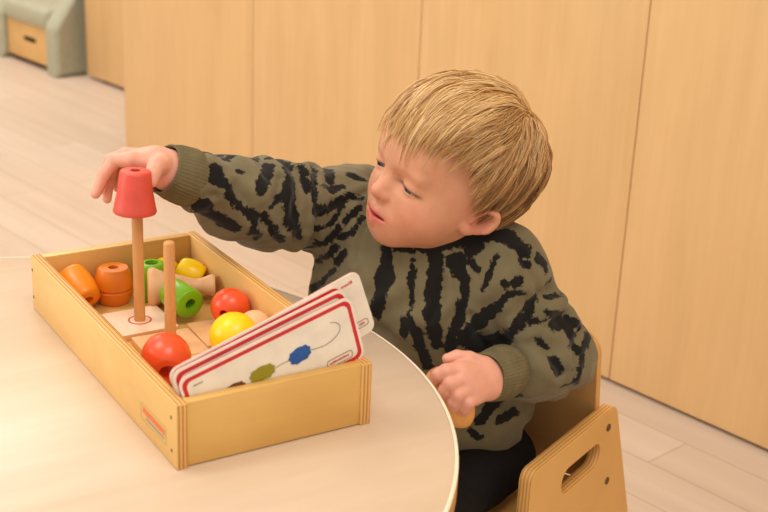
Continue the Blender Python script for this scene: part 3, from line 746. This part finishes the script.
# folds of the cloth, same units
CREASE = [[(491,123,34,75),(477,117,32,81),(467,116,27,86),(460,115,21,81),(453,115,15,75)],[(510,113,5,65),(492,108,6,70),(477,107,6,75),(465,110,3,70),(454,113,0,65)],[(312,341,139,43),(295,306,134,48),(291,294,121,54),(288,289,107,54),(289,292,91,54),(289,295,79,48),(293,306,64,43)],[(342,274,82,32),(337,272,73,32),(332,270,65,32),(328,266,57,32),(322,259,49,32)],[(192,293,143,43),(199,288,132,48),(205,284,121,54),(215,282,110,48),(227,286,97,43)],[(280,316,145,32),(279,303,132,38),(279,291,118,43),(276,287,103,43),(274,286,88,43)],[(249,300,144,32),(242,290,133,38),(237,284,120,43),(240,281,106,43),(246,284,90,43)],[(528,110,-14,32),(521,105,-24,38),(513,99,-31,43),(508,90,-42,38),(507,87,-56,32)],[(463,105,-15,65),(470,99,-21,70),(477,95,-28,75),(481,88,-36,65),(489,86,-48,54)],[(312,299,105,32),(325,301,106,38),(338,301,107,43),(348,300,111,38),(357,300,114,32)],[(362,162,9,32),(368,163,19,38),(375,164,29,43),(379,168,38,38),(382,170,49,32)],[(431,138,-31,32),(426,144,-23,38),(414,141,-11,43),(406,140,3,38),(403,146,13,32)],[(168,293,137,32),(160,294,136,38),(153,296,133,43),(147,302,129,38),(143,312,123,32)],[(450,127,82,32),(453,121,72,32),(459,118,60,32),(463,116,50,32),(468,116,40,32)]]
nrm_ = np.empty(len(sv)*3, np.float32); so.data.vertices.foreach_get('normal', nrm_); nrm_ = nrm_.reshape(-1, 3)
dsp = np.zeros(len(sv))
for st_ in CREASE:
    g_ = np.full(len(sv), 9.0); dep_ = .62e-4*np.mean([q[3] for q in st_])
    for q0, q1 in zip(st_[:-1], st_[1:]):
        A_, B_ = np.array(q0[:3])/1000, np.array(q1[:3])/1000; ab = B_-A_
        t_ = np.clip(((sv-A_)@ab)/max(ab@ab, 1e-9), 0, 1); g_ = np.minimum(g_, np.linalg.norm(sv-A_-t_[:, None]*ab, axis=1)/((q0[3]+(q1[3]-q0[3])*t_)*1e-4))
    dsp += -dep_*np.exp(-(g_/1.0)**2)+.75*dep_*np.exp(-((g_-2.6)/1.3)**2)
sv = sv+nrm_*dsp[:, None]; so.data.vertices.foreach_set('co', sv.astype(np.float32).ravel()); so.data.update()
# blotches of the dye, along the cloth: x, y, z in mm and half width in 0.1 mm
INK = [[(174,327,175,54),(177,325,174,59),(195,342,166,65),(202,344,165,54),(205,337,166,43)],[(172,299,163,75),(172,298,159,75),(172,296,156,75),(176,293,151,59),(180,291,145,43),(183,290,139,43),(186,289,133,43),(190,288,127,38),(195,288,121,32),(200,286,116,32),(205,284,112,32)],[(146,302,135,43),(149,300,130,59),(152,301,124,75),(158,302,119,81),(167,309,112,86),(173,304,108,81),(179,300,104,75),(186,295,101,65),(192,292,98,54)],[(159,295,129,54),(162,299,123,59),(166,306,115,65)],[(200,305,157,22),(201,305,156,22),(203,304,155,22)],[(247,360,152,32),(237,338,157,32),(233,328,159,32)],[(243,317,154,54),(236,307,151,59),(229,298,147,65),(223,290,144,59),(219,286,139,54)],[(250,333,158,27),(256,333,157,35),(274,358,147,43),(271,345,149,38),(268,334,149,32)],[(273,334,149,43),(263,309,148,59),(261,297,141,75),(256,289,133,81),(253,285,123,86),(253,286,113,81),(253,286,102,75),(258,286,92,65),(266,293,80,54)],[(282,315,144,22),(282,309,138,32),(282,303,132,43),(282,301,130,38),(281,299,127,32)],[(244,288,130,22),(239,287,127,24),(236,286,123,27),(231,286,120,24),(226,286,116,22)],[(309,336,139,43),(300,317,138,43),(295,306,135,43),(292,301,130,38),(289,296,125,32),(288,292,118,32),(288,290,111,32)],[(335,348,130,65),(325,328,130,54),(322,320,125,43)],[(302,305,127,27),(312,310,122,35),(318,310,119,43),(326,312,119,38),(334,313,120,32)],[(290,290,104,65),(300,297,102,59),(306,298,102,54),(314,299,104,48),(323,301,106,43),(327,302,108,38),(333,303,110,32)],[(199,286,121,27),(205,284,116,35),(212,282,111,43),(218,284,109,38),(225,286,106,32)],[(225,286,106,27),(228,285,99,35),(233,286,91,43),(239,288,83,43),(247,291,75,43)],[(209,283,105,32),(209,285,97,32),(209,289,89,32)],[(286,293,80,27),(297,298,80,30),(305,298,82,32),(309,297,84,32),(314,296,87,32),(320,298,95,32),(326,300,102,32)],[(296,326,48,16),(301,317,53,30),(302,304,60,43),(307,299,64,40),(313,296,68,38),(317,294,74,35),(320,293,80,32)],[(310,333,19,27),(315,339,21,30),(315,330,28,32),(311,309,39,32),(312,298,46,32),(315,295,53,30),(318,293,59,27)],[(306,329,-6,43),(308,319,0,38),(307,306,9,32),(310,303,15,32),(312,300,21,32),(313,295,25,32),(314,290,29,32)],[(317,288,40,43),(320,284,46,43),(323,282,52,43)],[(322,291,67,32),(327,287,71,32),(332,283,74,32),(335,282,79,32),(339,282,84,32),(342,282,87,32),(345,282,89,32)],[(328,292,85,27),(332,293,89,30),(337,293,93,32),(340,292,96,32),(344,292,99,32)],[(255,286,119,32),(260,288,107,38),(262,288,96,43),(269,294,76,43)],[(301,346,38,43)],[(216,287,91,32),(218,293,84,30),(219,298,78,27)],[(234,284,96,32),(236,286,88,32),(240,291,79,32)],[(345,232,71,54),(342,225,64,59),(340,221,56,65),(339,220,49,86),(337,218,43,108),(334,217,36,86),(331,216,30,65),(327,212,19,65),(327,216,4,65)],[(357,196,65,27),(356,193,56,30),(354,190,47,32),(353,187,30,27),(350,183,15,22)],[(378,182,77,65),(377,179,65,70),(375,177,54,75),(372,173,41,75),(369,170,28,75),(366,163,16,75),(365,159,3,75),(367,158,-8,65),(371,159,-21,54)],[(348,185,12,27),(347,179,7,35),(347,176,0,43),(349,174,-4,54),(351,172,-9,65),(354,171,-18,59),(358,172,-28,54),(363,172,-39,59),(370,173,-51,65)],[(344,184,1,54),(344,184,-6,54),(343,184,-13,54)],[(395,167,69,97),(397,161,60,75),(400,156,51,54),(400,154,43,48),(399,152,35,43),(395,151,24,48),(393,151,13,54),(388,150,3,54),(384,150,-9,54),(384,152,-18,54),(386,155,-29,54)],[(350,221,73,22),(360,201,77,27),(374,188,79,32),(385,180,84,43),(397,174,88,54),(409,168,92,65),(422,163,96,75),(435,154,98,70),(450,148,99,65)],[(414,159,88,75),(411,160,84,65),(408,161,80,54)],[(438,148,96,54),(443,142,94,59),(449,136,92,65),(453,132,89,70),(457,128,86,75)],[(429,139,82,16),(423,137,73,24),(418,136,64,32),(414,136,54,24),(411,138,44,16)],[(450,123,75,43),(453,122,73,38),(457,121,71,32)],[(428,123,55,32),(429,122,53,32),(430,122,51,32)],[(440,119,55,43),(442,119,55,38),(444,118,56,32)],[(451,118,44,32),(443,120,42,38),(435,123,40,43),(429,126,32,48),(424,131,23,54),(419,136,15,70),(412,139,8,86)],[(465,117,31,43),(461,116,23,48),(456,114,15,54),(449,116,10,65),(446,122,1,75),(445,129,-13,70),(440,131,-24,65)],[(398,144,-13,97),(408,144,-18,97),(418,145,-23,97),(427,143,-20,86),(434,139,-16,75)],[(409,139,3,65),(405,140,-1,70),(401,141,-5,75)],[(474,126,75,54),(479,126,71,48),(484,127,68,43)],[(482,123,60,32),(485,124,59,27),(488,125,58,22)],[(522,155,30,32),(530,159,20,32),(536,158,13,32)],[(498,123,29,32),(484,117,29,32)],[(486,117,30,32),(497,121,27,43)],[(532,152,11,54),(545,154,2,48),(547,149,-4,43)],[(476,107,8,32),(468,110,8,32),(460,112,7,32)],[(486,106,1,54),(498,109,-2,54),(509,109,-4,54)],[(546,125,-16,43),(549,120,-21,43),(548,114,-26,43),(542,108,-29,38),(538,104,-33,32)],[(508,108,-10,54),(511,106,-17,54),(514,103,-24,54),(517,101,-28,48),(520,99,-33,43)],[(539,110,-23,43),(534,105,-29,38),(529,100,-35,32),(522,93,-43,38),(516,87,-52,43),(514,87,-59,32),(516,90,-69,22)],[(478,90,-34,65),(481,87,-39,65),(485,86,-46,65)],[(500,88,-42,27),(500,87,-44,27),(501,87,-46,27)],[(459,109,-7,16),(466,105,-13,19),(474,101,-19,22),(479,96,-26,24),(482,90,-34,27)],[(453,146,-101,65),(446,147,-106,65),(437,146,-110,65),(432,145,-115,59),(427,146,-121,54)],[(448,140,-124,43),(460,140,-121,48),(475,144,-120,54)],[(454,129,-91,43),(453,120,-84,43),(450,109,-77,43)],[(416,149,-132,32),(422,147,-137,32),(428,145,-142,32)],[(505,119,23,43)],[(541,147,0,48),(548,146,-9,54),(533,118,-5,48),(548,123,-18,43)],[(478,108,17,43),(490,109,12,48),(503,110,6,54),(516,111,-2,48),(528,112,-10,43)],[(474,118,43,22),(481,120,45,27),(492,127,46,32)],[(407,147,-24,65),(420,146,-28,65),(430,142,-30,65)],[(193,322,165,32),(207,333,166,32),(215,331,166,32)],[(288,330,148,32),(284,315,145,38),(282,307,136,43)],[(351,325,128,43),(356,319,126,38),(361,314,124,32)],[(334,305,112,32),(343,302,110,32),(351,296,109,32)],[(407,158,70,43),(409,153,67,43),(411,148,64,43)],[(520,107,-18,43),(511,102,-23,38),(500,95,-27,32)],[(494,89,-66,32),(502,88,-65,32),(510,87,-63,32)]]
e_ = np.full(len(sv), -1.5)
for st_ in INK:
    for q0, q1 in zip(st_[:-1], st_[1:]) if len(st_) > 1 else [(st_[0], st_[0])]:
        A_, B_ = np.array(q0[:3])/1000, np.array(q1[:3])/1000; ab = B_-A_
        t_ = np.clip(((sv-A_)@ab)/max(ab@ab, 1e-9), 0, 1); ds_ = np.linalg.norm(sv-A_-t_[:, None]*ab, axis=1)
        hw_ = (q0[3]+(q1[3]-q0[3])*t_)*1e-4; e_ = np.maximum(e_, (hw_*1.15+.0005-ds_)/.0056)
# the back and far side carry the same kind of blotched stripes
nrm_ = np.empty(len(sv)*3, np.float32); so.data.vertices.foreach_get('normal', nrm_); nrm_ = nrm_.reshape(-1, 3)
bk_ = sstep(.15, -.1, (nrm_*((CV-sv)/np.linalg.norm(CV-sv, axis=1)[:, None])).sum(1))
e_ = np.maximum(e_, -1.5+bk_*(1.2+2.6*fbm(sv*np.array([1, 1, .45]), 16, 31, 2)))
at = so.data.attributes.new('ink', 'FLOAT', 'POINT'); at.data.foreach_set('value', (np.clip(e_, -1.5, 1.5)*.5).astype(np.float32))
M_rib = None
def rib_mat():
    m, nt, bs = nmat('khaki_rib'); n = noise(nt, coords(nt), 60, 3)
    r = ramp(nt, [(0.3, lin((104, 94, 66))), (0.7, lin((120, 109, 79)))]); L(nt, n.outputs[0], r.inputs[0]); L(nt, r.outputs[0], bs.inputs['Base Color'])
    bs.inputs['Roughness'].default_value = 0.9; bs.inputs['Specular IOR Level'].default_value = 0.15; return m
M_rib = rib_mat()
def tube_rings(name, rings, mat, parent, n=140, ribs=46, depth=0.0006):
    """rings: (centre, axis, radius a, radius b, ref dir)"""
    vs, fs = [], []
    for k, (c_, ax_, ra, rb, ref) in enumerate(rings):
        ax_ = Vector(ax_).normalized(); e1 = (Vector(ref)-ax_*ax_.dot(Vector(ref))).normalized(); e2 = ax_.cross(e1)
        for j in range(n):
            t = 2*math.pi*j/n; w = 1+depth/ra*math.cos(ribs*t); p = Vector(c_)+e1*ra*w*math.cos(t)+e2*rb*w*math.sin(t); vs.append(tuple(p))
        if k:
            o = (k-1)*n
            for j in range(n): j2 = (j+1) % n; fs.append((o+j, o+j2, o+n+j2, o+n+j))
    me = bpy.data.meshes.new(name); me.from_pydata(vs, [], fs); smooth(me)
    o = link(name, me, so, mat); return o
for Ec, d_, rr_, ln in ((EcR, dR, .0300, .034), (EcL, dL, .0290, .044)):
    rg = []
    for t, r in ((-.014, .90), (0, 1.03), (.004, 1.04), (.012, 1.02), (.022, .98), (ln-.004, .90), (ln-.001, .89), (ln, .86), (ln-.002, .82), (ln-.012, .80)):
        rg.append((Ec+d_*t, d_, rr_*r, rr_*r*0.94, UD))
    tube_rings('cuff', rg, M_rib, so)
nkd = (hd(0, 0, 0.02)-neck); nkd /= np.linalg.norm(nkd)
M_black = plain('black_cloth', (26, 23, 22), 0.9, 0.15)
rg = []
for t, r in ((-.022, 1.12), (-.014, 1.10), (-.006, 1.05), (.0, .99), (.003, .95), (.002, .91), (-.006, .88)):
    rg.append((neck+nkd*t, nkd, .0465*r, .0465*r, UD*0.2+FD))
cl_ = tube_rings('collar', rg, M_black, so, depth=0.0004, ribs=60); cl_['label'] = 'black stained ribbed collar'

# ------------------------------------------------------------------ trousers and shoes
pants = Sculpt()
pants.ball(B(-.005, 0, -.185), (.078, .076, .056), .03, 1, np.array([FD, LD, UD]).T)
for s in (1, -1):
    hip = B(.01, s*.070, -.204); kn = B(.175, s*.076, -.198); an = B(.165, s*.070, -.385)
    pants.chain([hip, kn, an], [.043, .041, .034], .02)
def pants_fn(P):
    d = pants.ev(P); d = d+0.0016*fbm(P.astype(float), 14, 21, 2)
    d = np.maximum(d, -0.392-P[:, 2]); d = np.maximum(d, P[:, 2]+0.150); d = np.maximum(d, (-0.2405-P[:, 2])*(((P-HB)@FD) < 0.105)-1.0*(((P-HB)@FD) >= 0.105)); return d.astype(F32)
pv, pq = surface(pants_fn, (.20, .0, -.41), (.62, .42, -.13), 0.003, 2.4)
po, pv = mesh_of('trousers', pv, pq, None, M_black, 2); attach(po)
for s in (1, -1):
    sh_ = Sculpt(); an = B(.165, s*.070, 0)
    sh_.cone(an+UD*(FLOOR+.026)-FD*.012, an+UD*(FLOOR+.022)+FD*.060, .026, .024, .02); sh_.cone(an+UD*(FLOOR+.03), an+UD*(FLOOR+.085), .028, .026, .02)
    shv, shq = surface(lambda P: np.maximum(sh_.ev(P), FLOOR+0.0012-P[:, 2]).astype(F32), tuple(an+np.array([-.12, -.12, FLOOR-.02])), tuple(an+np.array([.12, .12, FLOOR+.13])), 0.003)
    o, _ = mesh_of('shoe', shv, shq, None, M_black, 2); attach(o)

# ------------------------------------------------------------------ eyes
def eye_mat():
    m, nt, bs = nmat('eye')
    tc = N(nt, 'ShaderNodeTexCoord'); sp_ = N(nt, 'ShaderNodeVectorMath', operation='NORMALIZE'); L(nt, tc.outputs['Object'], sp_.inputs[0])
    sx = N(nt, 'ShaderNodeSeparateXYZ'); L(nt, sp_.outputs[0], sx.inputs[0])
    r = ramp(nt, [(0.0, lin((158, 138, 128))), (0.865, lin((158, 138, 128))), (0.88, lin((44, 50, 62))), (0.93, lin((78, 90, 106))), (0.98, lin((78, 90, 106))), (0.984, lin((8, 8, 10)))])
    L(nt, sx.outputs[2], r.inputs[0]); L(nt, r.outputs[0], bs.inputs['Base Color']); bs.inputs['Roughness'].default_value = 0.08; return m
M_eye = eye_mat()
for s in (1, -1):
    me = lathe_mesh('eye', [(0, -.0134)]+[(.0134*math.sin(math.pi*i/24), -.0134*math.cos(math.pi*i/24)) for i in range(1, 24)]+[(0, .0134)], 32)
    gaze = HM @ np.array([.05, .92, -.36])
    o = link('eye', me, None, M_eye, axis_matrix(tuple(hd(s*.0290, .0548, .0003)), tuple(gaze))); attach(o)
# hair: combed locks flowing from a whorl at the back of the crown, over a close cap
HC = np.array([0, -.016, .030]); HR = np.array([.070, .090, .078])
WH = np.array([.22, -.50, .72]); WH /= np.linalg.norm(WH)
AZ = [-180, -150, -120, -95, -75, -50, -25, 0, 25, 45, 60, 72, 84, 97, 115, 135, 155, 180]
ZB = [-.056, -.054, -.040, -.006, .004, .034, .046, .050, .058, .060, .046, .014, -.014, -.018, -.034, -.050, -.056, -.056]
def zb(p): return np.interp(np.degrees(np.arctan2(p[..., 0], p[..., 1]+.014)), AZ, ZB)
def hair_mat():
    m, nt, bs = nmat('blond_hair'); a = N(nt, 'ShaderNodeVertexColor', layer_name='tone')
    L(nt, a.outputs[0], bs.inputs['Base Color']); bs.inputs['Roughness'].default_value = 0.42; bs.inputs['Specular IOR Level'].default_value = 0.45
    bs.inputs['Subsurface Weight'].default_value = 0.0; return m
M_hair = hair_mat()
V, Fq, Ct = [], [], []
# cap
nu, nv = 96, 60
cap_id = -np.ones((nv, nu), int)
for i in range(nv):
    for j in range(nu):
        ph = math.pi*(i+.5)/nv; th = 2*math.pi*j/nu
        n_ = np.array([math.sin(ph)*math.sin(th), math.sin(ph)*math.cos(th), math.cos(ph)]); p = HC+n_*(HR+.0030)
        if p[2] > zb(p)+(.010 if p[1] > -.02 else .002):
            cap_id[i, j] = len(V); V.append(p); Ct.append((.62, .5))
for i in range(nv-1):
    for j in range(nu):
        q_ = [cap_id[i, j], cap_id[i+1, j], cap_id[i+1, (j+1) % nu], cap_id[i, (j+1) % nu]]
        if min(q_) >= 0: Fq.append(q_)
top_ = [k for k in cap_id[0] if k >= 0]
if len(top_) == nu: Fq.append(top_)
hr = np.random.default_rng(11)
def locks(count, per, spread, layer, r0):
    made = 0
    while made < count:
        n_ = hr.normal(size=3); n_ /= np.linalg.norm(n_)
        p = HC+n_*HR
        if p[2] < zb(p)+.002: continue
        if n_[2] < -.35: continue
        made += 1
        over = min(.030, hr.exponential(.0085))*(1.0 if p[1] > 0 else .8)
        maxlen = hr.uniform(.065, .110); ds = .0042; guide = []; tang = []
        n = n_.copy(); d = None; sw = hr.normal()*.15; free = False
        lay = layer+hr.uniform(0, .0035)
        for k in range(int(maxlen/ds)):
            s = k*ds/maxlen
            if not free:
                off = .0032+lay*min(1, s*3.2)*(1-.45*max(0, s-.6)/.4)
                P = HC+n*(HR+off); guide.append(P)
                t = -(WH-(WH@n)*n); t /= max(np.linalg.norm(t), 1e-6)
                side = np.cross(n, t); cu = .22*math.sin(n[0]*5+n[1]*4+n[2]*3)+sw
                # fringe sweeps towards the child's right temple
                cu += -.42*sstep(.2, .8, n[1])
                t = t+side*cu; g = np.array([0, 0, -1.0]); g = g-(g@n)*n; t = t+g*.25*(1 if n[2] < .5 else 0); t /= np.linalg.norm(t)
                tang.append(side/np.linalg.norm(side))
                v3 = t*HR; v3 *= ds/np.linalg.norm(v3); d = v3
                n = n+v3/HR; n /= np.linalg.norm(n)
                if n[2] < -.42: free = True
                over_ = zb(P)-P[2]
                if over_ > 0:
                    over -= ds
                    if over < 0: break
            else:
                d = d*.9+np.array([0, 0, -ds*.1])-np.array([P[0], P[1]+.014, 0])*.004; P = P+d; guide.append(P); tang.append(tang[-1])
                if P[2] < zb(P)-.004: break
        if len(guide) < 4: continue
        G = np.array(guide); T_ = np.array(tang); m = len(G); ss = np.linspace(0, 1, m)[:, None]
        Nn = (G-HC)/HR; Nn /= np.linalg.norm(Nn, axis=1)[:, None]
        lt = np.clip(.55+.22*hr.normal(), 0, 1)
        for _ in range(per):
            a = hr.normal()*spread; b = hr.uniform(-.0012, .0018); conv = 1-.72*ss**1.2; wig = hr.normal()*.0006
            end = hr.integers(max(3, m-3), m+1)
            S = (G+T_*(a*conv+wig*np.sin(ss*9))+Nn*b*(1-.3*ss)-Nn*abs(a)*.12)[:end]
            st = np.clip(lt+.2*hr.normal(), 0, 1); mm = len(S)
            tg = np.gradient(S, axis=0); tg /= np.linalg.norm(tg, axis=1)[:, None]
            e1 = np.cross(tg, Nn[:end]); e1 /= np.linalg.norm(e1, axis=1)[:, None]; e2 = np.cross(tg, e1)
            base = len(V)
            for k in range(mm):
                rr_ = r0*(1-.75*(k/(mm-1))**1.6)
                for q in range(3):
                    an = 2.0944*q; V.append(S[k]+(e1[k]*math.cos(an)+e2[k]*math.sin(an))*rr_); Ct.append((st, k/(mm-1)))
            for k in range(mm-1):
                for q in range(3):
                    b0 = base+k*3+q; b1 = base+k*3+(q+1) % 3; Fq.append((b0, b1, b1+3, b0+3))
locks(460, 8, .0034, .0035, .00052)
locks(520, 11, .0044, .0075, .00046)
Vw = HO+np.array(V)@HM.T
me = bpy.data.meshes.new('hair'); me.from_pydata([tuple(p) for p in Vw], [], [tuple(int(k) for k in f) for f in Fq]); smooth(me)
ho = link('hair', me, None, M_hair); attach(ho)
Ct = np.array(Ct); dk = np.array(lin((130, 84, 42))[:3]); md = np.array(lin((208, 154, 90))[:3]); lt_ = np.array(lin((244, 206, 146))[:3])
lv = np.array(V)
# darker low at the back and near the roots; lighter tips and top
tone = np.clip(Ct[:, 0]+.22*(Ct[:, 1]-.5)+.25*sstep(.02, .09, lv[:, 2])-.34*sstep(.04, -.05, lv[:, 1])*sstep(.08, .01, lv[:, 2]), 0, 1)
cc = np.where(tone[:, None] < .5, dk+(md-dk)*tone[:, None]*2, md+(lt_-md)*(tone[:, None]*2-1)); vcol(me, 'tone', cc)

# ------------------------------------------------------------------ wooden bead held in the left hand
eg = [(0.0225*math.sin(math.pi*i/22)*(1+.06*math.cos(math.pi*i/22)), -.0370*math.cos(math.pi*i/22)) for i in range(1, 22)]
eg = [(0.0045, -.0365)]+[p for p in eg if p[0] > .005]+[(0.0045, .0365)]
ba, bb_ = K(432, 369, 1.354), K(468, 426, 1.372)
bead('long_bead', [(r, z) for r, z in eg], 0.0044, M_natheld, tuple((ba+bb_)/2), tuple(bb_-ba), 'long natural wood bead held in the child\'s lowered hand at the table edge')
